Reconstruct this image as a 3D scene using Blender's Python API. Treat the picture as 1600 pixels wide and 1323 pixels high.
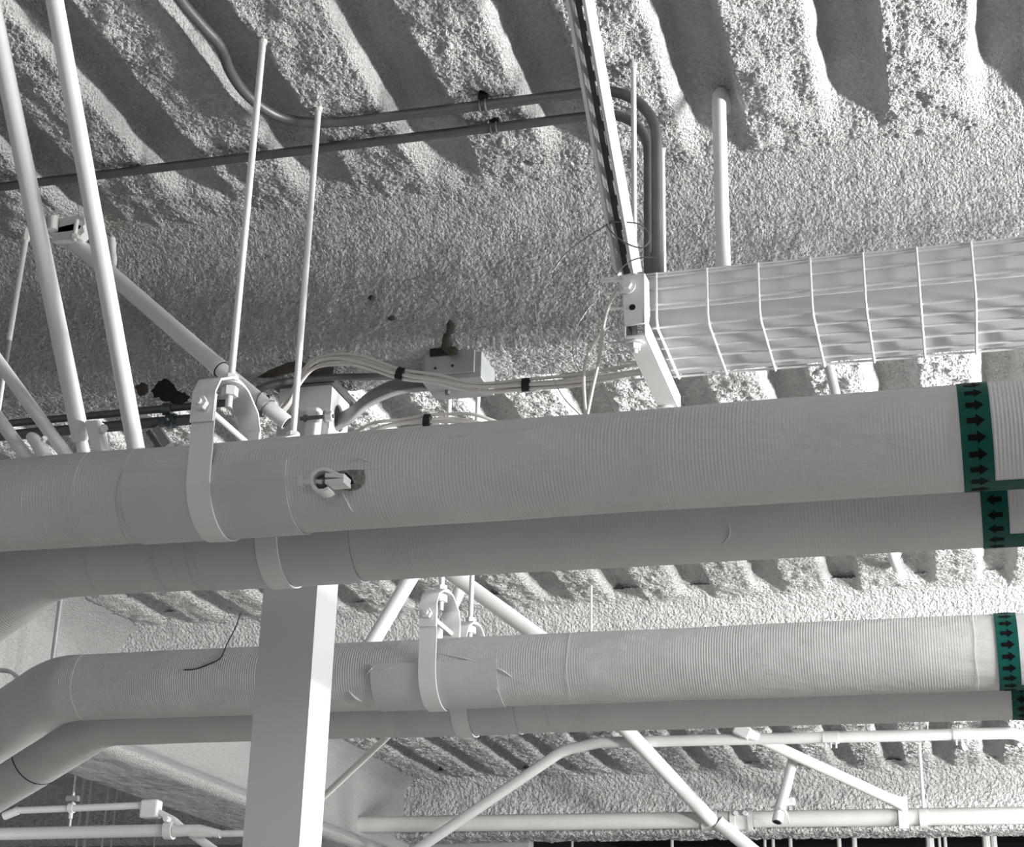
import bpy, math, random
import numpy as np
from mathutils import Vector, Matrix
random.seed(7)
scene = bpy.context.scene
COL = scene.collection
for o in list(bpy.data.objects): bpy.data.objects.remove(o)

# ------------------------------------------------------------------ camera
FPX = 2557.0
YAW, PITCH, ROLL = 0.2710, 0.3792, 0.0252
cy, sy, cp, sp = math.cos(YAW), math.sin(YAW), math.cos(PITCH), math.sin(PITCH)
FWD = Vector((-sy*cp, cy*cp, sp)); _r = Vector((cy, sy, 0)); _u = _r.cross(FWD)
RGT = _r*math.cos(ROLL) + _u*math.sin(ROLL)
UPV = -_r*math.sin(ROLL) + _u*math.cos(ROLL)
cam = bpy.data.cameras.new('camera'); cam.sensor_fit = 'HORIZONTAL'; cam.sensor_width = 36
cam.lens = FPX/1600*36; cam.clip_start = .02; cam.clip_end = 200
camo = bpy.data.objects.new('camera', cam); COL.objects.link(camo)
camo.matrix_world = Matrix(((RGT.x, UPV.x, -FWD.x, 0), (RGT.y, UPV.y, -FWD.y, 0), (RGT.z, UPV.z, -FWD.z, 0), (0, 0, 0, 1)))
scene.camera = camo
# ------------------------------------------------------------------ light
W = bpy.data.worlds.new('world'); scene.world = W; W.use_nodes = True
W.node_tree.nodes['Background'].inputs[0].default_value = (1, 1, 1, 1)
W.node_tree.nodes['Background'].inputs[1].default_value = .23
def point_light(name, loc, watts, rad, col=(1, .985, .965)):
    l = bpy.data.lights.new(name, 'POINT'); l.energy = watts; l.shadow_soft_size = rad; l.color = col
    o = bpy.data.objects.new(name, l); COL.objects.link(o); o.location = loc; return o
def area_light(name, loc, target, watts, sx, sy_, col=(1, 1, 1)):
    l = bpy.data.lights.new(name, 'AREA'); l.shape = 'RECTANGLE'; l.size = sx; l.size_y = sy_; l.energy = watts; l.color = col
    o = bpy.data.objects.new(name, l); COL.objects.link(o); o.location = loc
    o.rotation_euler = (Vector(target)-Vector(loc)).to_track_quat('-Z', 'Y').to_euler(); return o
# a row of tube fixtures hanging to the right of the frame, parallel to the flutes
area_light('tube_fixture', (2.8, 2.95, .98), (0, 2.95, 1.25), 225, 1.7, .10, (1, .985, .965))
area_light('tube_fixture', (2.3, 5.3, .86), (0, 5.3, 1.25), 105, 1.7, .10, (1, .985, .965))
area_light('tube_fixture', (2.7, 9.0, .86), (0, 9.2, 1.30), 165, 1.7, .10, (1, .985, .965))
point_light('work_lamp', (-5.3, 6.0, .4), 22, .1)
area_light('front_fill', (-.6, -1.2, 1.3), (-1.0, 3.2, 1.2), 7, 1.6, .5)  # added unseen fill behind the camera, brightens faces turned towards it
vs = scene.view_settings
vs.view_transform = 'Standard'; vs.look = 'None'; vs.gamma = 1; vs.exposure = 0.66
vs.use_curve_mapping = False

# ------------------------------------------------------------------ helpers
def at(px, py, X=None, Y=None, Z=None):
    d = RGT*((px-800)/FPX) - UPV*((py-661.5)/FPX) + FWD
    k = X/d.x if X is not None else Y/d.y if Y is not None else Z/d.z
    return d*k
def V(*a): return Vector(a)
WORLD = {}
def wloc(o): return WORLD.get(o.name, Vector((0, 0, 0)))
def tag(o, label=None, cat=None, group=None, kind=None):
    if label: o['label'] = label
    if cat: o['category'] = cat
    if group: o['group'] = group
    if kind: o['kind'] = kind
    return o
def empty(name, loc, label=None, cat=None, group=None, kind=None):
    o = bpy.data.objects.new(name, None); COL.objects.link(o); o.location = loc
    o.empty_display_size = .05; WORLD[o.name] = Vector(loc)
    return tag(o, label, cat, group, kind)
def frame(d):
    d = Vector(d).normalized(); a = Vector((0, 0, 1)) if abs(d.z) < .9 else Vector((1, 0, 0))
    s = d.cross(a).normalized(); return d, s, s.cross(d)
class MB:
    def __init__(s): s.v = []; s.f = []
    def add(s, vs_, fs):
        n = len(s.v); s.v += [Vector(q) for q in vs_]; s.f += [tuple(i+n for i in f) for f in fs]; return s
    def tube(s, pts, r, seg=14, cap=True, closed=False):
        pts = [Vector(p) for p in pts]; n = len(pts); rr = r if isinstance(r, (list, tuple)) else [r]*n
        t = []
        for i in range(n):
            a = pts[(i-1) % n] if closed or i else pts[i]; b = pts[(i+1) % n] if closed or i < n-1 else pts[i]
            t.append((b-a).normalized())
        _, sd, up = frame(t[0]); vs_ = []
        for i in range(n):
            if i:
                q = t[i-1].rotation_difference(t[i]); sd = q @ sd; up = q @ up
            for k in range(seg):
                a = 2*math.pi*k/seg; vs_.append(pts[i] + (sd*math.cos(a) + up*math.sin(a))*rr[i])
        fs = [(i*seg+k, i*seg+(k+1) % seg, (i+1)*seg+(k+1) % seg, (i+1)*seg+k) for i in range(n-1) for k in range(seg)]
        if closed: fs += [((n-1)*seg+k, (n-1)*seg+(k+1) % seg, (k+1) % seg, k) for k in range(seg)]
        elif cap: fs += [tuple(range(seg-1, -1, -1)), tuple((n-1)*seg+k for k in range(seg))]
        return s.add(vs_, fs)
    def cyl(s, a, b, r, seg=16, r2=None): return s.tube([a, b], [r, r if r2 is None else r2], seg)
    def hexa(s, c, ax, r, h): c = Vector(c); ax = Vector(ax).normalized(); return s.tube([c-ax*h/2, c+ax*h/2], r, 6)
    def obox(s, c, ax, ay, az, hx, hy, hz):
        c = Vector(c); ax, ay, az = [Vector(q).normalized() for q in (ax, ay, az)]
        vs_ = [c+ax*(hx*i)+ay*(hy*j)+az*(hz*k) for i in (-1, 1) for j in (-1, 1) for k in (-1, 1)]
        return s.add(vs_, [(0, 1, 3, 2), (4, 6, 7, 5), (0, 4, 5, 1), (2, 3, 7, 6), (0, 2, 6, 4), (1, 5, 7, 3)])
    def box(s, x0, x1, y0, y1, z0, z1):
        return s.obox(((x0+x1)/2, (y0+y1)/2, (z0+z1)/2), (1, 0, 0), (0, 1, 0), (0, 0, 1), (x1-x0)/2, (y1-y0)/2, (z1-z0)/2)
    def extrude(s, prof, a, b, ex, ey, cap=True):
        """closed 2D profile swept straight from a to b"""
        a, b, ex, ey = Vector(a), Vector(b), Vector(ex), Vector(ey); n = len(prof)
        vs_ = [p+ex*u+ey*v for p in (a, b) for u, v in prof]
        fs = [(k, (k+1) % n, n+(k+1) % n, n+k) for k in range(n)]
        if cap: fs += [tuple(range(n-1, -1, -1)), tuple(range(n, 2*n))]
        return s.add(vs_, fs)
    def ribbon(s, pts, wdir, w, t, closed=False):
        """flat strip: path pts, width w along wdir, thickness t"""
        pts = [Vector(p) for p in pts]; wd = Vector(wdir).normalized(); n = len(pts); vs_ = []
        for i in range(n):
            a = pts[(i-1) % n] if closed or i else pts[i]; b = pts[(i+1) % n] if closed or i < n-1 else pts[i]
            nn = (b-a).normalized().cross(wd).normalized()
            vs_ += [pts[i]-wd*w/2-nn*t/2, pts[i]+wd*w/2-nn*t/2, pts[i]+wd*w/2+nn*t/2, pts[i]-wd*w/2+nn*t/2]
        fs = [(i*4+k, i*4+(k+1) % 4, ((i+1) % n)*4+(k+1) % 4, ((i+1) % n)*4+k) for i in range(n if closed else n-1) for k in range(4)]
        if not closed: fs += [(3, 2, 1, 0), tuple((n-1)*4+k for k in range(4))]
        return s.add(vs_, fs)
    def build(s, name, mat, parent=None, origin=None, smooth=True, bevel=0, ang=35):
        me = bpy.data.meshes.new(name)
        org = wloc(parent) if parent else Vector(origin) if origin is not None else sum(s.v, Vector())/len(s.v)
        me.from_pydata([v-org for v in s.v], [], s.f); me.update()
        me.materials.append(mat)
        if smooth:
            me.polygons.foreach_set('use_smooth', [True]*len(me.polygons)); me.set_sharp_from_angle(angle=math.radians(ang))
        o = bpy.data.objects.new(name, me); COL.objects.link(o)
        if parent: o.parent = parent
        else: o.location = org
        WORLD[o.name] = org
        if bevel:
            m = o.modifiers.new('bevel', 'BEVEL'); m.width = bevel; m.segments = 2; m.limit_method = 'ANGLE'
        return o
def fillet(pts, rads, n=10):
    pts = [Vector(p) for p in pts]; out = [pts[0]]
    for i in range(1, len(pts)-1):
        p, a, b = pts[i], (pts[i-1]-pts[i]).normalized(), (pts[i+1]-pts[i]).normalized()
        r = rads[i-1] if isinstance(rads, (list, tuple)) else rads
        th = a.angle(b); d = r/math.tan(th/2)
        d = min(d, (pts[i-1]-p).length*.49 if i > 1 else d, (pts[i+1]-p).length*.98); r = d*math.tan(th/2)
        c = p + (a+b).normalized()*(r/math.sin(th/2)); s0 = p+a*d-c; s1 = p+b*d-c
        ax = s0.cross(s1).normalized(); tot = s0.angle(s1)
        for k in range(n+1): out.append(c + Matrix.Rotation(tot*k/n, 3, ax) @ s0)
    return out+[pts[-1]]
def spline(pts, n=8):
    pts = [Vector(p) for p in pts]; P = [pts[0]*2-pts[1]]+pts+[pts[-1]*2-pts[-2]]; out = []
    for i in range(1, len(P)-2):
        a, b, c, d = P[i-1:i+3]
        for k in range(n):
            t = k/n
            out.append(.5*((2*b)+(c-a)*t+(2*a-5*b+4*c-d)*t*t+(3*b-a-3*c+d)*t**3))
    return out+[pts[-1]]
def copy_obj(o, parent=None, loc=None, rot=None):
    c = o.copy(); COL.objects.link(c)
    if parent: c.parent = parent
    if loc is not None: c.location = loc
    if rot is not None: c.rotation_euler = rot
    WORLD[c.name] = WORLD.get(o.name, Vector()); return c

# ------------------------------------------------------------------ materials
def mat(name, col, rough=.6, metal=0., var=.06, vscale=8., bump=0., bscale=200., bdist=.002, wave=None, spec=.4, streak=False):
    m = bpy.data.materials.new(name); m.use_nodes = True; nt = m.node_tree; N = nt.nodes; L = nt.links
    b = N['Principled BSDF']; b.inputs['Roughness'].default_value = rough; b.inputs['Metallic'].default_value = metal
    b.inputs['Specular IOR Level'].default_value = spec
    tc = N.new('ShaderNodeTexCoord'); geo = N.new('ShaderNodeNewGeometry')
    n = N.new('ShaderNodeTexNoise'); n.inputs['Scale'].default_value = vscale; n.inputs['Detail'].default_value = 6
    L.new(geo.outputs['Position'], n.inputs['Vector'])
    r = N.new('ShaderNodeValToRGB'); r.color_ramp.elements[0].position = .3; r.color_ramp.elements[1].position = .7
    c = col if len(col) == 3 else col[:3]
    r.color_ramp.elements[0].color = (*[max(0, q*(1-var)) for q in c], 1); r.color_ramp.elements[1].color = (*[min(1, q*(1+var)) for q in c], 1)
    L.new(n.outputs['Fac'], r.inputs['Fac']); L.new(r.outputs['Color'], b.inputs['Base Color'])
    prev = None
    if wave:
        w = N.new('ShaderNodeTexWave'); w.wave_type = 'BANDS'; w.bands_direction = 'X'
        w.inputs['Scale'].default_value = 2*math.pi/(20*wave[0]); w.inputs['Distortion'].default_value = 1.2
        w.inputs['Detail'].default_value = 1.5; w.inputs['Detail Scale'].default_value = .18
        L.new(geo.outputs['Position'], w.inputs['Vector'])
        nm = N.new('ShaderNodeTexNoise'); nm.inputs['Scale'].default_value = 4.5; nm.inputs['Detail'].default_value = 3
        L.new(geo.outputs['Position'], nm.inputs['Vector'])
        mr = N.new('ShaderNodeMapRange'); mr.inputs['From Min'].default_value = .35; mr.inputs['From Max'].default_value = .62
        L.new(nm.outputs['Fac'], mr.inputs['Value'])
        mu = N.new('ShaderNodeMath'); mu.operation = 'MULTIPLY'; L.new(w.outputs['Fac'], mu.inputs[0]); L.new(mr.outputs[0], mu.inputs[1])
        bp = N.new('ShaderNodeBump'); bp.inputs['Strength'].default_value = 1; bp.inputs['Distance'].default_value = wave[1]
        L.new(mu.outputs[0], bp.inputs['Height']); prev = bp
        # lazy wrinkles running along the wrap
        mp = N.new('ShaderNodeMapping'); mp.inputs['Scale'].default_value = (5, 16, 16); mp.inputs['Rotation'].default_value = (0, .5, .2)
        L.new(geo.outputs['Position'], mp.inputs['Vector'])
        n3 = N.new('ShaderNodeTexNoise'); n3.inputs['Scale'].default_value = 1.; n3.inputs['Detail'].default_value = 5
        L.new(mp.outputs[0], n3.inputs['Vector'])
        b3 = N.new('ShaderNodeBump'); b3.inputs['Strength'].default_value = .8; b3.inputs['Distance'].default_value = .011
        L.new(n3.outputs['Fac'], b3.inputs['Height']); L.new(prev.outputs[0], b3.inputs['Normal']); prev = b3
    if bump:
        n2 = N.new('ShaderNodeTexNoise'); n2.inputs['Scale'].default_value = bscale; n2.inputs['Detail'].default_value = 3
        L.new(geo.outputs['Position'], n2.inputs['Vector'])
        b2 = N.new('ShaderNodeBump'); b2.inputs['Strength'].default_value = bump; b2.inputs['Distance'].default_value = bdist
        L.new(n2.outputs['Fac'], b2.inputs['Height'])
        if prev: L.new(prev.outputs[0], b2.inputs['Normal'])
        prev = b2
    if prev: L.new(prev.outputs[0], b.inputs['Normal'])
    return m
M = {}
M['spray'] = mat('sprayed_fireproofing', (.70, .695, .69), 1., var=.12, vscale=90, bump=1., bscale=180, bdist=.026, spec=.1)
M['spray_fine'] = mat('sprayed_fireproofing_fine', (.66, .66, .655), 1., var=.13, vscale=110, bump=1., bscale=170, bdist=.03, spec=.1)
M['spray_far'] = mat('sprayed_fireproofing_coarse', (.70, .695, .69), 1., var=.12, vscale=30, bump=1., bscale=50, bdist=.055, spec=.1)
M['spray_mid'] = mat('sprayed_fireproofing_mid', (.70, .695, .69), 1., var=.12, vscale=40, bump=1., bscale=85, bdist=.035, spec=.1)
M['bare'] = mat('bare_rusty_steel', (.055, .046, .039), .9, var=.4, vscale=60, bump=.6, bscale=120, bdist=.004)
M['void'] = mat('dark_gap', (.012, .012, .013), .95, var=.3)
M['jacket'] = mat('pipe_jacket', (.52, .52, .517), .62, var=.05, vscale=7, wave=(.0062, .0004), bump=.25, bscale=350, bdist=.001)
M['smooth_jacket'] = mat('smooth_pipe_jacket', (.49, .495, .50), .55, var=.05, vscale=6, bump=.3, bscale=18, bdist=.004)
M['white'] = mat('white_paint', (.66, .66, .657), .5, var=.03, vscale=10, bump=.15, bscale=120, bdist=.001)
M['white_b'] = mat('white_paint_warm', (.63, .625, .61), .55, var=.04, vscale=12, bump=.2, bscale=90, bdist=.001)
M['column'] = mat('column_paint', (.49, .50, .51), .34, var=.02, vscale=5, bump=.08, bscale=30, bdist=.002)
M['panel'] = mat('white_panel', (.70, .70, .71), .5, var=.02)
M['liner'] = mat('grey_white_liner', (.50, .50, .51), .5, var=.02)
M['galv'] = mat('galvanised_steel', (.14, .145, .145), .48, .6, var=.12, vscale=25, bump=.06, bscale=200, bdist=.0006)
M['galv_dark'] = mat('dull_galvanised_steel', (.13, .135, .14), .45, .6, var=.15, vscale=20)
M['galv_blue'] = mat('bluish_galvanised_clamp', (.11, .14, .165), .3, .7, var=.3, vscale=60)
M['box'] = mat('grey_steel_box', (.30, .315, .33), .45, .4, var=.08, vscale=20)
M['strut_in'] = mat('strut_inside_shade', (.07, .073, .073), .6, var=.05)  # darker copy of the strut's white; shade inside the channel put into colour
M['cable'] = mat('off_white_cable', (.62, .60, .57), .5, var=.04)
M['tape'] = mat('black_tape', (.008, .008, .009), .6)
M['green'] = mat('green_pipe_tape', (.004, .068, .058), .5, var=.12, vscale=15, spec=.15)
M['black'] = mat('black_print', (.004, .004, .005), .6, spec=.08)
M['wire'] = mat('tie_wire', (.16, .20, .195), .35, .7, var=.2)
M['wire_lt'] = mat('bright_tie_wire', (.45, .46, .45), .35, .5, var=.1)
M['dark'] = mat('unlit_room', (.010, .011, .016), .9)  # near-black base colour itself stands in for the missing light
M['concrete'] = mat('floor_concrete', (.30, .295, .285), .8, var=.12, vscale=3, bump=.2, bscale=40)
M['wallgrey'] = mat('grey_wall', (.33, .33, .33), .9, var=.08)
M['tear'] = mat('torn_insulation', (.20, .19, .18), .95, var=.5, vscale=140, bump=.8, bscale=160, bdist=.004)
M['brass'] = mat('dull_brass_tag', (.35, .29, .2), .4, .6)

# ------------------------------------------------------------------ noise and sprayed surfaces
_rng = np.random.default_rng(5); _perm = np.concatenate([_rng.permutation(512)]*3); _ga = _rng.random(512)*2*np.pi
_gx, _gy = np.cos(_ga), np.sin(_ga)
def pn(x, y):
    xi = np.floor(x).astype(np.int64); yi = np.floor(y).astype(np.int64); fx, fy = x-xi, y-yi
    u = fx*fx*fx*(fx*(fx*6-15)+10); v = fy*fy*fy*(fy*(fy*6-15)+10)
    def g(ix, iy, dx, dy):
        h = _perm[_perm[ix & 511]+(iy & 511)] & 511; return _gx[h]*dx+_gy[h]*dy
    a = g(xi, yi, fx, fy); b = g(xi+1, yi, fx-1, fy); c = g(xi, yi+1, fx, fy-1); d = g(xi+1, yi+1, fx-1, fy-1)
    return (a+(b-a)*u)+((c+(d-c)*u)-(a+(b-a)*u))*v
def sst(a, b, x): t = np.clip((x-a)/(b-a), 0, 1); return t*t*(3-2*t)
def lumps(x, y, s):
    """popcorn relief, 0 mean, about -1..1, lump size s"""
    wx = x+pn(x/s*.7+3, y/s*.7)*s*.5; wy = y+pn(x/s*.7+40, y/s*.7+9)*s*.5
    a = 1-2.6*np.abs(pn(wx/s, wy/s)); b = pn(wx/s*2.1+7, wy/s*2.1+3); c = pn(x/s*4.3, y/s*4.3+20)
    return .55*a+.6*b+.35*c-.1
def grid_mesh(name, Xs, Ys, Zs, m, parent=None, flip=False, org=(0, 0, 0)):
    nu, nv = Xs.shape; me = bpy.data.meshes.new(name)
    co = np.stack([Xs-org[0], Ys-org[1], Zs-org[2]], -1).reshape(-1, 3).astype(np.float32)
    idx = np.arange(nu*nv).reshape(nu, nv); q = np.stack([idx[:-1, :-1], idx[1:, :-1], idx[1:, 1:], idx[:-1, 1:]], -1).reshape(-1, 4)
    if flip: q = q[:, ::-1]
    me.vertices.add(len(co)); me.vertices.foreach_set('co', co.ravel())
    me.loops.add(q.size); me.loops.foreach_set('vertex_index', q.ravel().astype(np.int32))
    me.polygons.add(len(q)); me.polygons.foreach_set('loop_start', np.arange(0, q.size, 4, dtype=np.int32))
    me.polygons.foreach_set('use_smooth', np.ones(len(q), bool))
    me.update(calc_edges=True); me.materials.append(m)
    o = bpy.data.objects.new(name, me); COL.objects.link(o)
    if parent: o.parent = parent
    else: o.location = org
    WORLD[o.name] = Vector(org); return o
def steps(segs):
    out = [segs[0][0]]
    for a, b, d in segs:
        n = max(1, int(round((b-a)/d))); out += list(a+(b-a)*np.arange(1, n+1)/n)
    return np.array(out)
ZD = 1.93; FP = .305; FX0 = -.032
def flute(X):
    p = np.mod(X-FX0, FP); return sst(.148, .198, p)*(1-sst(.268, .302, p))
def deck(name, xs, ys, yend, lump, amp, m, parent, pits=(), ystart=-99, ramp=(.34, -.04)):
    X, Y = np.meshgrid(xs, ys, indexing='ij')
    wob = pn(X*6, Y*3)*.012 + pn(X*22, Y*14+5)*.007
    k = np.floor((X-FX0)/FP)
    endy = yend-.02+.03*np.sin(k*2.4)+pn(X*9, Y*0+2)*.03
    fl = flute(X+wob)*(1-sst(endy-ramp[0], endy+ramp[1], Y+pn(X*15, Y*15)*.03))
    fl = fl*sst(ystart+.02, ystart+.12, Y)
    rough = 1-.88*sst(.12, .8, fl)
    z = ZD + .082*fl + pn(X*5, Y*2.5)*.012 + pn(X*16+5, Y*11)*.010*rough
    z -= .03*sst(yend-.02, yend+.08, Y)
    z -= amp*rough*lumps(X, Y, lump) + .0022*pn(X*90, Y*90)*(1-rough)
    # heavier blobs along the left half of each rib
    p = np.mod(X-FX0, FP); z -= amp*1.2*np.clip(pn(X/.035, Y/.05)+.1, 0, 1)*(1-sst(.02, .11, np.abs(p-.045)))*rough
    for (x, y, r, d) in pits: z += d*np.exp(-(((X-x)**2+(Y-y)**2)/r**2)**1.5)
    return grid_mesh(name, X, Y, z, m, parent, flip=True)
def px_pit(px, py, r, d): p = at(px, py, Z=ZD); return (p.x, p.y, r, d)
ceil = empty('ceiling', (0, 0, 0), 'white sprayed corrugated metal deck ceiling with deep parallel flutes', None, kind='structure')
pits1 = [px_pit(585, 330, .016, .05), px_pit(822, 255, .008, .03), px_pit(1170, 257, .014, .05), px_pit(168, 45, .02, -.01), px_pit(755, 148, .008, .02), px_pit(772, 188, .008, .02)]
deck('deck_bay', steps([(-3.7, -2.35, .03), (-2.35, .45, .0038), (.45, 3.2, .03)]), steps([(-.5, 1.85, .04), (1.85, 3.34, .0038)]), 3.26, .0125, .0062, M['spray'], ceil, pits1)
deck('deck_bay', steps([(-3.75, -2.6, .02), (-2.6, .6, .0085), (.6, 3.2, .03)]), steps([(3.40, 4.0, .02), (4.0, 4.7, .0085), (4.7, 5.6, .03), (5.6, 6.88, .0085)]), 6.79, .026, .0105, M['spray_mid'], ceil, [px_pit(1402, 890, .03, .06)], ystart=3.5, ramp=(.16, .03))
deck('deck_bay', steps([(-3.85, .9, .013), (.9, 3.2, .05)]), steps([(6.92, 8.8, .04), (8.8, 11.12, .013)]), 11.03, .038, .016, M['spray_far'], ceil, ystart=7.02, ramp=(.20, .03))
deck('deck_bay', steps([(-9.5, -3.95, .04)]), steps([(4.0, 11.12, .04)]), 11.03, .08, .010, M['spray_far'], ceil, ystart=3.9)

def beam(name, segs, prof, lump, amp, m, axis='X', label='', group=None, step=.006):
    """profile [(a, z)] swept along the axis; relief pushed out along the profile normal"""
    P = np.array(prof, float); d = np.hypot(*np.diff(P, axis=0).T); s = np.concatenate([[0], np.cumsum(d)])
    t = np.linspace(0, s[-1], int(s[-1]/step)+2); A = np.interp(t, s, P[:, 0]); Z = np.interp(t, s, P[:, 1])
    for _ in range(int(.012/step)+2):
        A[1:-1] = (A[:-2]+2*A[1:-1]+A[2:])/4; Z[1:-1] = (Z[:-2]+2*Z[1:-1]+Z[2:])/4
    ta, tz = np.gradient(A), np.gradient(Z); l = np.hypot(ta, tz); na, nz = tz/l, -ta/l
    u = steps(segs); U, T = np.meshgrid(u, t, indexing='ij')
    h = amp*lumps(U, T, lump)+amp*.8*pn(U*9, T*12)+amp*.35*pn(U*30+3, T*26)
    Aa = A[None]+h*na[None]; Zz = Z[None]+h*nz[None]; cen = float(u.mean()); org = (cen, float(A.mean()), float(Z.min())) if axis == 'X' else (float(A.mean()), cen, float(Z.min()))
    if axis == 'X': o = grid_mesh(name, U, Aa, Zz, m, org=org)
    else: o = grid_mesh(name, Aa, U, Zz, m, org=org)
    return tag(o, label, 'beam', group)
# profile order front-top -> bottom -> back-top, normals point outwards
B1 = beam('sprayed_beam', [(-3.9, -2.4, .03), (-2.4, .5, .004), (.5, 3.2, .03)], [(3.12, 1.965), (3.17, 1.945), (3.21, 1.925), (3.26, 1.885), (3.30, 1.835), (3.315, 1.78), (3.315, 1.60), (3.335, 1.568), (3.50, 1.568), (3.52, 1.60), (3.52, 1.95)], .0078, .0046, M['spray_fine'], label='white sprayed steel beam behind the two nearest pipes, widest in the photo', group='sprayed cross beams', step=.004)
B2 = beam('sprayed_beam', [(-3.9, -2.6, .02), (-2.6, .7, .010), (.7, 3.2, .04)], [(6.70, 1.965), (6.75, 1.945), (6.80, 1.915), (6.84, 1.86), (6.86, 1.80), (6.86, 1.58), (6.88, 1.55), (7.01, 1.55), (7.03, 1.58), (7.03, 1.95)], .030, .0095, M['spray_mid'], label='sprayed beam seen in the strip between the upper and lower pipe pairs', group='sprayed cross beams', step=.010)
B3 = beam('sprayed_beam', [(-3.9, .9, .012), (.9, 3.2, .05)], [(10.93, 1.965), (10.99, 1.945), (11.03, 1.915), (11.07, 1.86), (11.09, 1.80), (11.09, 1.585), (10.96, 1.56), (10.90, 1.53), (10.93, 1.508), (11.20, 1.505), (11.23, 1.53), (11.23, 1.95)], .036, .013, M['spray_far'], label='farthest sprayed beam with ragged lower flange above the dark opening', group='sprayed cross beams', step=.012)
B4 = beam('sprayed_beam', [(-9.5, -3.95, .03)], [(10.98, 1.95), (11.07, 1.80), (11.07, 1.53), (11.10, 1.505), (11.20, 1.505), (11.23, 1.95)], .05, .008, M['spray_far'], label='shaded sprayed beam at the lower left corner beyond the girder', group='sprayed cross beams', step=.03)
# girder along Y: right face, underside, left face (profile ordered so the normals point out)
G1 = beam('sprayed_girder', [(3.0, 5.0, .05), (5.0, 11.22, .014)], [(-4.09, 1.95), (-4.09, 1.30), (-4.07, 1.275), (-3.68, 1.30), (-3.64, 1.33), (-3.70, 1.38), (-3.78, 1.42), (-3.80, 1.50), (-3.80, 1.84), (-3.74, 1.90), (-3.68, 1.93)], .020, .0045, M['spray_fine'], axis='Y', label='long sprayed girder running into the distance at the lower left', step=.012)
# flip check for the girder handled by two-sided shading
# bare and chipped spots on the near beam
def patch(name, outline, Y, m, parent, t=.0012, back=None):
    pts = [at(x, y, Y=Y) for x, y in outline]; mb = MB(); c = sum(pts, Vector())/len(pts)
    n = len(pts); off = Vector((0, -t, 0)); ins = [p+(c-p)*.25+off for p in pts]
    mb.add(pts+ins+[c+off*1.6], [(k, (k+1) % n, n+(k+1) % n, n+k) for k in range(n)]+[(n+k, n+(k+1) % n, 2*n) for k in range(n)])
    return mb.build(name, m, parent)
def blot(cx, cy_, rx, ry, n=26, j=.2):
    return [(cx+rx*math.cos(2*math.pi*k/n)*(1+random.uniform(-j, j)), cy_+ry*math.sin(2*math.pi*k/n)*(1+random.uniform(-j, j))) for k in range(n)]
for o in (patch('bare_patch', blot(703, 512, 6, 13), 3.309, M['bare'], B1), patch('bare_patch', blot(698, 535, 9, 15), 3.309, M['bare'], B1),
          patch('bare_patch', blot(706, 548, 10, 8), 3.309, M['bare'], B1), patch('bare_patch', [(400, 590), (420, 578), (450, 566), (470, 563), (480, 570), (512, 566), (518, 574), (500, 580), (480, 578), (450, 584), (425, 590)], 3.309, M['bare'], B1),
          patch('bare_patch', blot(222, 608, 10, 10), 3.309, M['bare'], B1), patch('chipped_hole', blot(258, 610, 20, 16), 3.309, M['void'], B1),
          patch('chipped_hole', blot(279, 622, 16, 10), 3.309, M['void'], B1), patch('bare_patch', blot(580, 465, 5, 4), 3.309, M['bare'], B1), patch('bare_patch', blot(612, 497, 6, 4), 3.309, M['bare'], B1)):
    o['label'] = 'bare spot where the spray has fallen off' if 'bare' in o.name else 'dark chipped hole in the spray'

# ------------------------------------------------------------------ rest of the shell
def slab(name, x0, x1, y0, y1, z0, z1, m, label):
    o = MB().box(x0, x1, y0, y1, z0, z1).build(name, m, smooth=False); return tag(o, label, kind='structure')
slab('floor', -9.5, 6, -4, 15, -1.65, -1.6, M['concrete'], 'grey concrete floor below the pipes')
wb = at(828, 1318, Y=11.3)
slab('wall_back', -9.5, wb.x, 11.26, 11.4, -1.6, 1.95, M['wallgrey'], 'plain grey wall under the farthest beam left of the dark opening')
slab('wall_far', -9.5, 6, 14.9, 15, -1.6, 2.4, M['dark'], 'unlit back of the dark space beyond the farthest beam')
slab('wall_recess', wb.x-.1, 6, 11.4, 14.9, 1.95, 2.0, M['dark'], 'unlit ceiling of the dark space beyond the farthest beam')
slab('wall_left', -9.6, -9.5, -4, 15, -1.6, 2.0, M['wallgrey'], 'grey wall far to the left')

# ------------------------------------------------------------------ insulated pipes
def pipe_frame(Y, z): return Vector((0, Y, z))
def arc_patch(mb, Y, z, r, x0, x1, a0, a1, n=20, t=.0):
    """shell piece on a pipe along X; angle 0 = towards -Y, positive = up"""
    vs_ = []; r2 = r+t
    for x in (x0, x1):
        for rr in (r, r2):
            for k in range(n+1):
                a = a0+(a1-a0)*k/n; vs_.append((x, Y-rr*math.cos(a), z+rr*math.sin(a)))
    m = n+1; fs = []
    for k in range(n):
        fs += [(m+k, m+k+1, 3*m+k+1, 3*m+k), (k, 2*m+k, 2*m+k+1, k+1), (k, k+1, m+k+1, m+k), (2*m+k, 3*m+k, 3*m+k+1, 2*m+k+1)]
    fs += [(0, m, 3*m, 2*m), (n, 2*m+n, 3*m+n, m+n)]
    return mb.add(vs_, fs)
def xat(px, py, Y): return at(px, py, Y=Y).x
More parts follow.
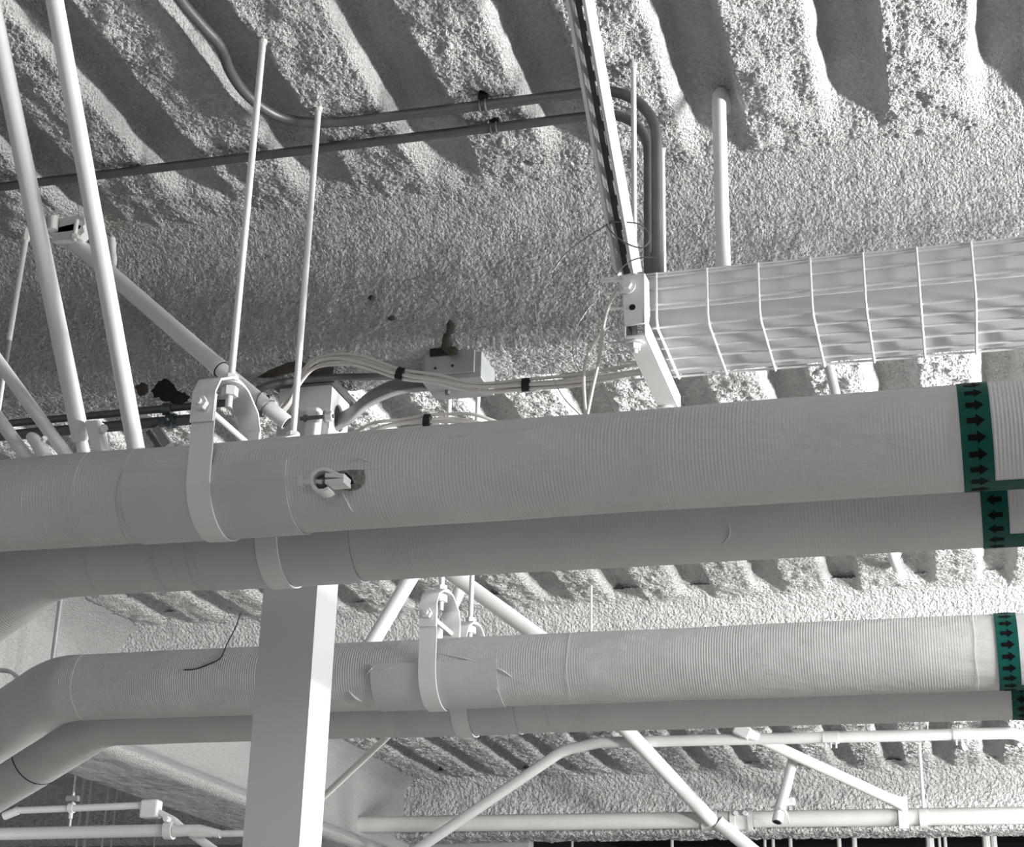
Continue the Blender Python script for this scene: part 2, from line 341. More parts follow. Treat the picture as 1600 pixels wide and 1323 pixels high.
def insulated_pipe(Y, z, r, bend, drop, label, seams, shield, tape, right=True, strip=None, rings=()):
    root = empty('insulated_pipe', (xat(800, 900, Y), Y, z-r), label, 'pipe', 'insulated pipes')
    if bend is not None:
        xb = bend; L = 1.2
        path = fillet([(1.6, Y, z), (xb, Y, z), (xb-L, Y+L*drop[0], z-L*drop[1])], .24, 16)
    else: path = [(1.6, Y, z), (-2.9, Y, z)]
    # resample so the jacket can carry gentle unevenness
    pts = [Vector(path[0])]
    for a, b in zip(path[:-1], path[1:]):
        a, b = Vector(a), Vector(b); n = max(1, int((b-a).length/.03)); pts += [a+(b-a)*k/n for k in range(1, n+1)]
    rad = [r*(1+.010*math.sin(i*.37+Y*9)*math.sin(i*.11)) for i in range(len(pts))]
    MB().tube(pts, rad, 64).build('jacket', M['jacket'], root)
    for (px, py, tilt, w) in seams:
        x = xat(px, py, Y-r); mb = MB(); ring = []
        for k in range(48):
            a = 2*math.pi*k/48; ring.append(Vector((x+tilt*math.sin(a+.4)+.0015*math.sin(5*a), Y-(r+.0014)*math.cos(a), z+(r+.0014)*math.sin(a))))
        mb.tube(ring, w*.4, 6, closed=True).build('seam', M['jacket'], root)
    if shield:
        x0, x1, top, t = xat(shield[0], shield[4], Y-r), xat(shield[1], shield[4], Y-r), shield[2], shield[3]
        mb = MB(); arc_patch(mb, Y, z, r+.0008, x0, x1, top, top-math.pi*1.15, 40, t)
        mb.build('insulation_shield', M['smooth_jacket'], root)['label'] = 'smooth sheet metal saddle under the hanger'
    if tape:
        x0, x1, ymid = xat(tape[0], tape[2], Y-r), xat(tape[1], tape[2], Y-r), tape[2]
        mb = MB(); arc_patch(mb, Y, z, r+.0012, x0, x1, math.pi, -math.pi, 64, .0005)
        tp = mb.build('flow_tape', M['green'], root); tp['label'] = 'green banding tape with black flow arrows'
        # arrow template centred on angle 0, bent to the pipe
        w = x1-x0; sgn = 1 if right else -1; xm = (x0+x1)/2; ra = r+.0024
        out = [(-.27, -.16), (.02, -.16), (.02, -.36), (.30, 0), (.02, .36), (.02, .16), (-.27, .16)]
        proto = None; da = .0262/r
        for k in range(-7, 8):
            if proto is None:
                me = MB(); top = []
                for dx, dv in out:
                    a = dv*w*.62/ra; top.append(Vector((xm+sgn*dx*w*1.02, Y-ra*math.cos(a), z+ra*math.sin(a))))
                tip_mid = Vector((xm+sgn*.02*w, Y-ra, z)); n = len(top)
                me.add(top, [(0, 1, 5, 6), (1, 2, 3, 4, 5)] if sgn < 0 else [(6, 5, 1, 0), (5, 4, 3, 2, 1)])
                loc = Vector((0, Y, z)); mesh_v = [q-loc for q in me.v]
                msh = bpy.data.meshes.new('arrow'); msh.from_pydata(mesh_v, [], me.f); msh.materials.append(M['black']); proto = msh
            o = bpy.data.objects.new('arrow', proto); COL.objects.link(o); o.parent = tp
            o.location = Vector((0, Y, z))-wloc(root); o.rotation_euler = (k*da+.06, 0, 0)
    if strip:
        x0 = xat(strip[0], strip[3], Y-r); mb = MB(); arc_patch(mb, Y, z, r+.0010, x0, 1.0, strip[1], strip[2], 16, .0006)
        mb.build('pipe_label', M['green'], root)['label'] = 'green pipe label strip along the underside'
    return root
P1 = (2.54, .965, .0858); P2 = (2.80, .950, .0858); P3 = (3.80, .920, .0858); P4 = (4.06, .905, .0858)
pipe1 = insulated_pipe(*P1, None, 0, 'thick ribbed white insulated pipe, topmost and nearest, with tear and wide strap hanger',
    [(108, 790, .004, .0016), (95, 790, -.004, .0012), (1020, 720, .003, .0011), (1045, 720, .004, .0009), (1497, 690, .0, .0010), (178, 790, .01, .0012)],
    (185, 442, .18, .0028, 800), (1502, 1552, 690), True, (1552, -1.31, -2.2, 750))
pipe2 = insulated_pipe(*P2, xat(71, 880, P2[0]), (.55, .30), 'white insulated pipe tucked just below and behind the topmost pipe',
    [(1132, 830, .003, .0012), (235, 880, .004, .0014), (285, 880, .003, .0012), (543, 880, .002, .0014), (125, 890, .0, .0013)],
    (300, 540, .05, .0025, 880), (1535, 1578, 810), False, (1578, -1.15, -2.2, 840))
pipe3 = insulated_pipe(*P3, xat(92, 1075, P3[0]), (.55, .28), 'lower white insulated pipe with creased jacket, passing behind the square column',
    [(885, 1030, .003, .0009), (1524, 1010, .0, .0012), (108, 1090, .0, .001)],
    (578, 776, .10, .0016, 1060), (1558, 1593, 1015), True, (1593, -1.3, -2.2, 1070))
pipe4 = insulated_pipe(*P4, xat(162, 1115, P4[0]), (.55, .28), 'lowest white insulated pipe, bending away at the left under its twin',
    [(588, 1130, .002, .001), (608, 1130, .002, .001), (800, 1130, .003, .001), (850, 1130, .003, .0014)],
    (612, 800, .0, .0015, 1130), (1582, 1618, 1100), False, None)
# dark joint ring on the bent end of the lowest pipe
xb4 = xat(162, 1115, P4[0])
d4 = Vector((-1, .55, -.28)).normalized(); pc = Vector((xb4, P4[0], P4[1]))+d4*.33
_, s4, u4 = frame(d4)
MB().tube([pc+(s4*math.cos(a)+u4*math.sin(a))*.0862 for a in [2*math.pi*k/48 for k in range(48)]], .0022, 6, closed=True).build('joint_gap', M['void'], pipe4)['label'] = 'dark gap at the elbow joint'
# wrinkles of the jacket cloth
def wrinkle(pipe, P, pts, w=.0022, m='jacket'):
    Y, z, r = P; out = []
    for (px, py) in pts:
        d = at(px, py, Y=1.0); # intersect the pixel ray with the pipe surface
        a = d.y**2+d.z**2; b = -2*(d.y*Y+d.z*z); c = Y*Y+z*z-(r+.0006)**2; disc = max(0, b*b-4*a*c)
        out.append(d*((-b-math.sqrt(disc))/(2*a)))
    q = spline(out, 5); n = len(q)
    MB().tube(q, [w*(.25+.75*math.sin(math.pi*k/(n-1))) for k in range(n)], 6).build('wrinkle', M[m], pipe)
for pts in ([(124, 782), (134, 796), (150, 806)], [(180, 770), (190, 805), (203, 838)], [(210, 756), (245, 750), (270, 755)], [(138, 838), (150, 845), (165, 850)], [(65, 805), (70, 822), (72, 835)],
            [(540, 722), (560, 716), (580, 722)], [(700, 684), (760, 676), (840, 668)], [(535, 770), (545, 790), (552, 800)], [(36, 760), (33, 790), (37, 825)]):
    wrinkle(pipe1, P1, pts)
for pts in ([(230, 845), (235, 880), (245, 905)], [(265, 870), (272, 890), (278, 905)], [(536, 882), (541, 885), (546, 888)], [(1128, 850), (1140, 835), (1138, 815)]): wrinkle(pipe2, P2, pts)
for pts in ([(580, 1050), (610, 1043), (655, 1028)], [(690, 1022), (730, 1030), (772, 1042)], [(770, 1042), (785, 1048), (800, 1058)], [(772, 1060), (778, 1080), (786, 1098)], [(572, 1055), (580, 1045), (592, 1036)],
            [(545, 1080), (555, 1090), (565, 1096)]): wrinkle(pipe3, P3, pts, .0028)
# torn hole in the jacket of the top pipe
Y, z, r = P1
def on_pipe(P, px, py, off=.001):
    Y, z, r = P; d = at(px, py, Y=1.0); a = d.y**2+d.z**2; b = -2*(d.y*Y+d.z*z); c = Y*Y+z*z-(r+off)**2
    return d*((-b-math.sqrt(max(0, b*b-4*a*c)))/(2*a))
def pipe_patch(name, outline, m, parent, P, off=.0012):
    ps = [on_pipe(P, x, y, off) for x, y in outline]; cx = sum(x for x, y in outline)/len(outline); cyy = sum(y for x, y in outline)/len(outline)
    mid = [on_pipe(P, (x+cx)/2, (y+cyy)/2, off) for x, y in outline]; c = on_pipe(P, cx, cyy, off); n = len(ps)
    return MB().add(ps+mid+[c], [(k, (k+1) % n, n+(k+1) % n, n+k) for k in range(n)]+[(n+k, n+(k+1) % n, 2*n) for k in range(n)]).build(name, m, parent)
pipe_patch('jacket_tear', [(522, 738), (545, 734), (568, 734), (571, 745), (568, 757), (560, 764), (545, 768), (528, 762)], M['tear'], pipe1, P1, .0016)['label'] = 'torn hole showing grey fibre'
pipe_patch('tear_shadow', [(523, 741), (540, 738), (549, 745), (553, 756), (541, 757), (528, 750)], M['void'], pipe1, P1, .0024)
wrinkle(pipe1, P1, [(520, 737), (548, 733), (570, 733), (600, 731)], .0018)
# loose dark wire lying over the lower pipe
wr = [on_pipe(P3, 288, 1046, .002), on_pipe(P3, 305, 1045, .002), on_pipe(P3, 325, 1038, .002), on_pipe(P3, 345, 1027, .003), at(355, 1005, Y=3.77), at(368, 980, Y=3.78), at(376, 958, Y=3.8)]
tag(MB().tube(spline(wr, 6), .0016, 6).build('loose_wire', M['void']), 'thin dark loose wire hanging down onto the lower pipe left of the column', 'wire')

# ------------------------------------------------------------------ hangers
def clevis(P, X, label, rod_top=ZD+.0, w=.045, back=None):
    Y, z, r = P; root = empty('pipe_hanger', (X, Y, z-r-.006), label, 'hanger', 'strap hangers on the insulated pipes')
    R = r+.0055; zb = z+.125
    low = [(Y-R-.004, zb+.022), (Y-R-.003, zb-.02), (Y-R, z+.04)]
    low += [(Y-R*math.cos(a), z-R*math.sin(a)) for a in [math.pi*k/28 for k in range(29)]]
    low += [(Y+R, z+.04), (Y+R+.003, zb-.02), (Y+R+.004, zb+.022)]
    MB().ribbon([(X, a, b) for a, b in low], (1, 0, 0), w, .0035).build('strap', M['white'], root, bevel=.0008)
    yk = [(Y-R-.009, zb-.032), (Y-R-.009, zb+.025), (Y-R+.008, zb+.055), (Y-.035, zb+.079), (Y-.012, zb+.083), (Y+.012, zb+.083), (Y+.035, zb+.079), (Y+R-.008, zb+.055), (Y+R+.009, zb+.025), (Y+R+.009, zb-.032)]
    MB().ribbon([(X, a, b) for a, b in yk], (1, 0, 0), w, .0045).build('yoke', M['white'], root, bevel=.0008)
    MB().cyl((X, Y-R-.034, zb), (X, Y+R+.028, zb), .0062).build('cross_bolt', M['white_b'], root)
    n1 = MB().hexa((X, Y-R-.019, zb), (0, 1, 0), .0135, .013).build('nut', M['white'], root); MB().hexa((X, Y+R+.019, zb), (0, 1, 0), .0135, .013).build('nut', M['white'], root)
    MB().hexa((X, Y, zb+.066), (0, 0, 1), .0155, .017).build('nut', M['white'], root)
    MB().cyl((X, Y, zb+.078), (X, Y, zb+.0815), .024).build('washer', M['white'], root)
    MB().hexa((X, Y, zb+.094), (0, 0, 1), .0135, .011).build('nut', M['white'], root)
    MB().tube([(X, Y, zb+.035), (X, Y, rod_top)], .0066, 12).build('threaded_rod', M['white'], root)
    MB().cyl((X, Y, rod_top-.014), (X, Y, rod_top+.02), .0085, 10).build('rod_anchor', M['white_b'], root)
    return root
clevis(P1, -1.246, 'white strap hanger with bolted yoke gripping the topmost pipe, long rod to ceiling')
clevis(P2, -1.228, 'white strap hanger on the second pipe, mostly hidden behind the topmost pipe')
clevis(P3, -1.229, 'white strap hanger on the lower pipe right of the square column')
clevis(P4, -1.229, 'white strap hanger on the lowest pipe, only its loop and top showing')

# ------------------------------------------------------------------ square column
CX0, CX1, CY0, CY1, CZ1 = -1.5166, -1.3843, 3.36, 3.487, 1.526
col = empty('square_column', ((CX0+CX1)/2, (CY0+CY1)/2, -1.6), 'pale grey square steel column standing between the upper and lower pipes', 'column')
mb = MB(); hz, hy, hr = 1.464, 3.423, .033
corners = [(CX0, CY0), (CX1, CY0), (CX1, CY1), (CX0, CY1)]
for a, b, skip in ((0, 1, 0), (1, 2, 1), (2, 3, 0), (3, 0, 0)):
    (xa, ya), (xb, yb) = corners[a], corners[b]
    top = CZ1 if not skip else hz-.05
    mb.add([(xa, ya, -1.6), (xb, yb, -1.6), (xb, yb, top), (xa, ya, top)], [(0, 1, 2, 3)])
n = 32; circ = [(CX1, hy+hr*math.cos(2*math.pi*k/n), hz+hr*math.sin(2*math.pi*k/n)) for k in range(n)]
def sq(k):
    a = 2*math.pi*k/n; c, s = math.cos(a), math.sin(a); m_ = max(abs(c), abs(s))
    y_ = hy+c/m_*.06; z_ = hz+s/m_*.06
    return (CX1, min(max(y_, CY0), CY1), min(max(z_, hz-.05), CZ1))
base = len(mb.v); mb.add(circ+[sq(k) for k in range(n)], [(k, (k+1) % n, n+(k+1) % n, n+k) for k in range(n)])
mb.add([(CX1-.006, c[1], c[2]) for c in circ]+circ, [(k, (k+1) % n, n+(k+1) % n, n+k) for k in range(n)])
mb.build('shaft', M['column'], col, smooth=False)
MB().box(CX0-.012, CX1+.012, CY0-.012, CY1+.012, CZ1, CZ1+.012).build('cap_plate', M['galv_dark'], col, smooth=False)
MB().box(CX0+.05, CX1+.004, CY0-.004, CY0+.004, CZ1+.012, CZ1+.042).build('cap_angle', M['galv_dark'], col, smooth=False)
# bolted clamp in front of the column top
cl = empty('brace_clamp', at(495, 690, Y=3.344), 'white bolted clamp block standing over the topmost pipe in front of the column', 'clamp')
a, b = at(492, 640, Y=3.346), at(486, 700, Y=3.346)
MB().extrude([(-.017, -.012), (-.01, -.016), (.012, -.016), (.017, -.008), (.017, .012), (-.017, .012)], b, a, (1, 0, 0), (0, 1, 0)).build('clamp_body', M['white'], cl, bevel=.003)
c = at(494, 652, Y=3.33)
MB().cyl(c+V(-.04, 0, 0), c+V(.045, 0, 0), .005).build('bolt', M['galv'], cl)
MB().hexa(c+V(.033, 0, 0), (1, 0, 0), .0125, .016).build('bolt_head', M['white'], cl)
MB().hexa(c+V(-.027, 0, 0), (1, 0, 0), .009, .008).build('nut', M['galv'], cl)
MB().cyl(c+V(.022, 0, 0), c+V(.024, 0, 0), .015).build('washer', M['galv'], cl)
# brace fitting poking out of the torn jacket
fit = empty('brace_fitting', on_pipe(P1, 520, 755, 0), 'white clamp fitting with bolt poking out of the tear in the topmost pipe', 'fitting')
fy = on_pipe(P1, 510, 752).y-.022
ring = [at(x, y, Y=fy) for x, y in [(523, 741), (512, 737), (501, 739), (494, 745), (492, 754), (494, 764), (501, 770), (510, 770), (518, 766)]]
MB().ribbon(spline(ring, 5), (0, 1, 0), .03, .0062).build('clamp_loop', M['white'], fit, bevel=.001)
for (x0, y0, x1, y1) in ((513, 747, 543, 748), (513, 757, 543, 755)):
    p, q = at(x0, y0, Y=fy-.004), at(x1, y1, Y=fy-.004)
    MB().ribbon([p, q], (0, 1, 0), .034, .0078).build('jaw', M['white'], fit, bevel=.0012)
p, q = at(523, 741, Y=fy), at(534, 746, Y=fy); MB().ribbon([p, q], (0, 1, 0), .03, .006).build('jaw_link', M['white'], fit, bevel=.001)
p, q = at(468, 752, Y=fy), at(505, 753, Y=fy)
MB().tube([p, q], .0052, 12).build('bolt', M['white_b'], fit)
MB().hexa(at(472, 752, Y=fy), (q-p), .0092, .0085).build('bolt_head', M['white_b'], fit)
MB().cyl(at(497, 754, Y=fy+.006), at(512, 753, Y=fy+.006), .0105).build('inner_nut', M['galv_dark'], fit)

# ------------------------------------------------------------------ steel conduits under the deck
ZC = 1.908
def ring_pts(c, ax, r, n=20):
    _, a, b = frame(ax); return [Vector(c)+(a*math.cos(2*math.pi*k/n)+b*math.sin(2*math.pi*k/n))*r for k in range(n)]
def strap_on(root, c, ax, r):
    ax = Vector(ax).normalized(); c = Vector(c)
    st = MB().tube(ring_pts(c-ax*.006, ax, r+.0012), .0028, 8, closed=True).tube(ring_pts(c+ax*.006, ax, r+.0012), .0028, 8, closed=True).build('strap', M['galv'], root)
    MB().obox(c+V(0, -.004, r+.010), ax, (0, 1, 0), (0, 0, 1), .010, .004, .012).build('strap_tab', M['void'], st)
def leg_path(px_pts, leg_px, zend, R):
    pts = [at(x, y, Z=ZC) for x, y in px_pts]; yl = pts[-1].y; lx = at(leg_px[0], leg_px[1], Y=yl).x
    return pts, Vector((lx, yl, ZC)), Vector((lx-.002, yl, zend))
pts, c, e = leg_path([(-70, 300.5), (910, 183)], (1014, 300), 1.445, .10)
cd1 = empty('steel_conduit', pts[0], 'bare grey steel conduit under the deck, the straight one reaching the left edge', 'conduit', 'steel conduits under the deck')
MB().tube(fillet([pts[0], c, e], .105, 14), .0105, 16).build('conduit_tube', M['galv'], cd1)
strap_on(cd1, at(772, 200, Z=ZC), (1, 0, 0), .0105)
pts, c, e = leg_path([(545, 190), (910, 146)], (1027, 300), 1.445, .10)
sb = [at(x, y, Z=ZC) for x, y in [(255, -45), (282, 0), (316, 40), (343, 71), (360, 112), (384, 146), (418, 173), (452, 187), (493, 192)]]
cd2 = empty('steel_conduit', sb[0], 'bare grey steel conduit with a double bend, upper of the two under the deck', 'conduit', 'steel conduits under the deck')
MB().tube(spline(sb+[pts[0]], 6)[:-1]+fillet([pts[0], c, e], .13, 14), .0112, 16).build('conduit_tube', M['galv'], cd2)
strap_on(cd2, at(755, 165, Z=ZC), (1, 0, 0), .0112)
MB().cyl(e+V(0, 0, .02), e+V(0, 0, .07), .0135).build('coupling', M['galv'], cd2)
# white hooked conduit
hk = fillet([(-.392, 3.0, 1.42), (-.392, 3.0, 1.990), (-.366, 3.31, 1.965)], .045, 12)
tag(MB().tube(hk, .0152, 20).build('hooked_conduit', M['white'], origin=hk[0]), 'white painted conduit rising behind the wire tray and hooking into a flute', 'conduit')

# ------------------------------------------------------------------ wire basket tray, liner, trapeze support
YN, ZF, ZR = 2.82, 1.347, 1.457; YF = 3.085; TX0, TX1 = -.605, .62
tray = empty('wire_basket_tray', (0, YN, ZF), 'white wire basket cable tray hanging at the right above the topmost pipe', 'tray')
wr_ = .0026
ys = [at(x, y, Z=ZF).y for x, y in ((1116, 521), (1124, 537), (1131, 553), (1140, 570))]
long_ = [(YN, ZR), (YN, ZR-.006), (YN, at(1105, 444, Y=YN).z), (YN, at(1105, 469, Y=YN).z), (YN+.012, ZF)] + [(y, ZF) for y in ys] + [(YF-.012, ZF), (YF, 1.385), (YF, 1.42), (YF, ZR)]
proto = None
for (y, z) in long_:
    if proto is None:
        proto = MB().tube([(TX0, YN, ZF), (TX1, YN, ZF)], wr_, 8).build('long_wire', M['white'], tray); o = proto
    else: o = copy_obj(proto, tray)
    o.location = (0, y-YN, z-ZF)
x0 = at(1105, 440, Y=YN).x; proto = None
for k in range(-1, 11):
    X = x0+.0985*k
    if proto is None:
        pth = fillet([(0, YN-.004, ZR), (0, YN-.004, ZF+.012), (0, YN+.010, ZF-.004), (0, YF-.010, ZF-.004), (0, YF+.004, ZF+.012), (0, YF+.004, ZR)], .008, 4)
        proto = MB().tube(pth, wr_, 8).build('cross_wire', M['white'], tray); o = proto
    else: o = copy_obj(proto, tray)
    o.location = (X, 0, 0)
MB().box(TX0+.07, TX1, YN+.008, YN+.012, 1.384, ZR-.004).build('side_panel', M['panel'], tray, smooth=False)
yc = (YN+YF)/2; mb = MB()
lin = spline([(0, YN+.022, 1.440), (0, YN+.034, 1.402), (0, YN+.075, 1.374), (0, YN+.140, 1.358), (0, YN+.205, 1.3535), (0, YF-.012, 1.3535)], 6)
mb.ribbon(lin, (1, 0, 0), 1.0, .003)
mb.v = [Vector((TX0+.075 if v.x < 0 else TX1, v.y, v.z)) for v in mb.v]
tag(mb.build('curved_liner', M['liner'], origin=(0, yc, ZF)), 'white curved sheet liner lying inside the wire basket tray', 'liner')
def channel(mb, a, b, ex, ey, w=.041, h=.041, t=.0028, lip=.007, slots=None, slots_mb=None):
    """strut channel from a to b; ex across, ey towards the open side"""
    H, h2 = w/2, h/2
    L = [(-H, -h2), (-H, h2), (-H+lip, h2), (-H+lip, h2-.007), (-H+lip-t*.7, h2-.007), (-H+lip-t*.7, h2-t), (-H+t, h2-t), (-H+t, -h2)]
    R_ = [(-u, v) for u, v in reversed(L)]
    mb.extrude(L, a, b, ex, ey); mb.extrude(R_, a, b, ex, ey)
    a, b = Vector(a), Vector(b); ex, ey = Vector(ex).normalized(), Vector(ey).normalized(); d = (b-a).normalized(); n = (b-a).length
    wb_ = slots_mb if slots_mb is not None else mb
    def web(s0, s1, u0, u1): wb_.obox(a+d*(s0+s1)/2+ex*(u0+u1)/2-ey*(h2-t/2), d, ex, ey, (s1-s0)/2, (u1-u0)/2, t/2)
    if not slots: web(0, n, -H+t, H-t); return mb
    s = 0
    while s < n:
        e = min(s+slots, n)
        if e-s < slots*.9: web(s, e, -H+t, H-t); break
        m_ = (s+e)/2; web(s, m_-.014, -H+t, H-t); web(m_+.014, e, -H+t, H-t); web(m_-.014, m_+.014, -H+t, -.007); web(m_-.014, m_+.014, .007, H-t); s = e
    return mb
SX = -.532; SZ = ZF-.004-.0206
tz = empty('trapeze_support', (SX, 2.95, SZ-.02), 'white strut trapeze with angle bracket and two rods carrying the wire tray end', 'support')
channel(MB(), (SX, 2.765, SZ), (SX, 3.165, SZ), (-1, 0, 0), (0, 0, 1)).build('cross_strut', M['white'], tz, bevel=.0007)
for (yy, zt) in ((2.795, ZD), (3.13, ZD)):
    MB().tube([(SX-.006, yy, SZ-.043), (SX-.006, yy, zt)], .0056, 12).build('threaded_rod', M['white'], tz)
    MB().hexa((SX-.006, yy, SZ-.030), (0, 0, 1), .0115, .011).build('nut', M['white'], tz)
    MB().cyl((SX-.006, yy, SZ-.0245), (SX-.006, yy, SZ-.021), .019).build('washer', M['white'], tz)
    MB().cyl((SX-.006, yy, zt-.012), (SX-.006, yy, zt+.02), .0075, 10).build('rod_anchor', M['white_b'], tz)
bt, bb = at(990, 428, Y=2.752), at(992, 506, Y=2.752)
bx0, bx1 = SX-.026, SX+.017
mb = MB(); hc = at(988, 480, Y=2.752)
prof = [(bx0+.003, bt.z), (bx1, bt.z), (bx1+.004, bb.z), (bx0+.008, bb.z-.002)]
mb.add([(x, 2.752, z) for x, z in prof]+[(x, 2.757, z) for x, z in prof], [(0, 1, 2, 3), (7, 6, 5, 4), (0, 4, 5, 1), (1, 5, 6, 2), (2, 6, 7, 3), (3, 7, 4, 0)])
br = mb.build('angle_bracket', M['white'], tz, bevel=.0015)
mb = MB(); fl_ = [(2.752, bt.z), (2.800, bt.z+.006), (2.806, bb.z+.040), (2.790, bb.z+.012), (2.752, bb.z)]
mb.add([(bx1+.0, y, z) for y, z in fl_]+[(bx1+.005, y, z) for y, z in fl_], [(4, 3, 2, 1, 0), (5, 6, 7, 8, 9)]+[(k, (k+1) % 5, 5+(k+1) % 5, 5+k) for k in range(5)])
mb.build('bracket_flange', M['white'], tz, bevel=.001)
MB().cyl((hc.x, 2.7512, hc.z), (hc.x, 2.7525, hc.z), .0062, 20).build('bolt_hole', M['void'], br)
bc = at(980, 447, Y=2.75)
MB().cyl(bc+V(0, .001, 0), bc+V(0, -.003, 0), .0165).build('washer', M['white'], br); MB().hexa(bc+V(0, -.008, 0), (0, 1, 0), .0105, .011).build('bolt_head', M['white'], br)
# slotted diagonal strut
B_ = at(982, 428, Y=2.782); T_ = at(906, 0, Z=1.9); T_ = T_+(T_-B_)*.06
dd = (T_-B_).normalized(); th = math.radians(17); ex = V(math.cos(th), -math.sin(th), 0); ex = (ex-dd*ex.dot(dd)).normalized(); ey = ex.cross(dd); ey = ey if ey.y < 0 else -ey
sbr = empty('slotted_strut', B_, 'white slotted strut channel slanting from the tray bracket up to the ceiling', 'strut')
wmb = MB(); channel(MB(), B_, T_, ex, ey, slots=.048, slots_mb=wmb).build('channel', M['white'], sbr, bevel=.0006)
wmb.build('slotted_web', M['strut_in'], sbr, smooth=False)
a, b = B_-ey*.0168, T_-ey*.0168
# loose white cables and tie wires at the tray end
def thing_tube(name, pts, r, m, label, cat, group=None, seg=8, n=8): return tag(MB().tube(spline(pts, n), r, seg).build(name, m), label, cat, group)
thing_tube('hanging_cable', [at(x, y, Y=yy) for x, y, yy in ((968, 445, 2.80), (950, 480, 2.81), (941, 520, 2.84), (936, 560, 2.9), (926, 605, 2.93), (917, 650, 2.95))], .0036, M['cable'], 'white cable dropping from the tray bracket, right one of the pair', 'cable', 'cables at the tray end')
thing_tube('hanging_cable', [at(x, y, Y=yy) for x, y, yy in ((946, 512, 2.99), (930, 532, 2.98), (917, 560, 2.97), (912, 590, 2.96), (915, 650, 2.95))], .0036, M['cable'], 'white cable bowing out beside the tray end, left one of the pair', 'cable', 'cables at the tray end')
thing_tube('tie_wire', [at(x, y, Y=yy) for x, y, yy in ((836, 475, 3.2), (840, 505, 3.2), (850, 540, 3.18), (862, 585, 3.1), (880, 620, 3.0), (906, 648, 2.9))], .0011, M['wire_lt'], 'thin tie wire hanging in front of the beam left of the tray', 'wire', 'loose tie wires', 6)
thing_tube('tie_wire', [at(x, y, Y=yy) for x, y, yy in ((936, 463, 3.0), (915, 488, 3.0), (899, 515, 3.0), (895, 545, 3.0), (900, 570, 3.0), (913, 587, 3.0), (940, 583, 3.0), (975, 575, 3.0))], .0011, M['wire_lt'], 'thin tie wire curling out from under the tray end', 'wire', 'loose tie wires', 6)
thing_tube('tie_wire', [at(x, y, Y=2.72) for x, y in ((862, 425), (885, 395), (915, 372), (940, 356), (955, 348), (975, 347), (998, 350), (1012, 362), (1014, 378), (1000, 387), (975, 378), (955, 362), (948, 350), (958, 344))], .0014, M['wire'], 'grey green tie wire looped around the slotted strut with a long tail', 'wire', 'loose tie wires', 6)
thing_tube('tie_wire', [at(x, y, Y=2.73) for x, y in ((955, 418), (963, 428), (970, 420), (985, 408), (1005, 402), (1030, 402))], .0012, M['wire'], 'short tie wire twisted just above the tray bracket', 'wire', 'loose tie wires', 6)

# ------------------------------------------------------------------ left braces and fittings
def rod(name, a, b, r, m, label, cat, group=None, seg=20): return tag(MB().tube([a, b], r, seg).build(name, m, origin=b), label, cat, group)
A0, A1 = at(-24, -45, Z=ZD), at(127, 688, Y=2.70)
bA = empty('sway_brace', A1, 'thick white brace pipe at the far left with a bolted clamp at its foot', 'brace', 'white sway braces')
MB().tube([A0, A1], .0178, 24).build('brace_pipe', M['white'], bA)
dA = (A0-A1).normalized()
MB().tube([A1-dA*.045, A1+dA*.01], .0125, 16).build('spigot', M['white'], bA)
q0, q1 = at(147, 660, Y=2.68), at(157, 708, Y=2.68)
MB().extrude([(-.014, -.014), (.012, -.014), (.018, -.006), (.018, .012), (-.014, .014)], q1, q0, (1, 0, 0), (0, 1, 0)).build('clamp_body', M['white'], bA, bevel=.003)
MB().hexa(at(161, 670, Y=2.664), (.8, -.6, 0), .0085, .012).build('bolt_head', M['white'], bA)
B0, B1_ = at(77, -45, Z=ZD), at(216, 720, Y=2.70)
rod('sway_brace', B0, B1_, .0170, M['white'], 'thick white brace pipe, second from the left edge, dropping behind the topmost pipe', 'brace', 'white sway braces', 24)
C0, C1, C2 = at(92, 358, Y=3.10), at(343, 575, Y=3.10), at(448, 660, Y=3.16)
bC = empty('sway_brace', C2, 'white brace pipe slanting down across the beam to the column top', 'brace', 'white sway braces')
MB().tube([C0, C1], .0198, 24).build('brace_pipe', M['white'], bC); dC = (C1-C0).normalized()
MB().tube([C1-dC*.012, C1+dC*.004], .0212, 24).build('coupling', M['white'], bC)
MB().tube([C1, C2], .0175, 24).build('brace_tail', M['white'], bC)
dT = (C2-C1).normalized(); MB().cyl(C2+dT*.0005, C2+dT*.002, .0135, 20).build('dark_end_disc', M['void'], bC)  # black disc added over the lit cut end, standing in for shade
MB().tube(ring_pts(C1+dC*.0045, dC, .0188, 28), .0016, 6, closed=True).build('joint_gap', M['void'], bC)
# clevis fitting at the upper end of that brace
for (dz, nm) in ((.011, 'upper_plate'), (-.011, 'lower_plate')):
    mb = MB(); o_ = [at(x, y, Y=3.06) for x, y in ((80, 352), (96, 345), (118, 340), (131, 344), (133, 354), (124, 362), (104, 366), (84, 368))]
    o_ = [p+V(0, 0, dz-.004) for p in o_]; n_ = len(o_); off = V(0, .03, .001)
    mb.add(o_+[p+off for p in o_], [tuple(range(n_)), tuple(range(2*n_-1, n_-1, -1))]+[(k, n_+k, n_+(k+1) % n_, (k+1) % n_) for k in range(n_)]); mb.build(nm, M['white'], bC, bevel=.001)
pb = at(118, 360, Y=3.055); MB().cyl(pb+V(0, 0, .028), pb+V(0, 0, -.030), .0055).build('bolt', M['white_b'], bC)
MB().hexa(pb+V(0, 0, -.018), (0, 0, 1), .0115, .010).build('nut', M['white_b'], bC)
MB().tube([at(83, 340, Y=3.05), at(82, 360, Y=3.05)], .013, 12).build('eye', M['white_b'], bC)
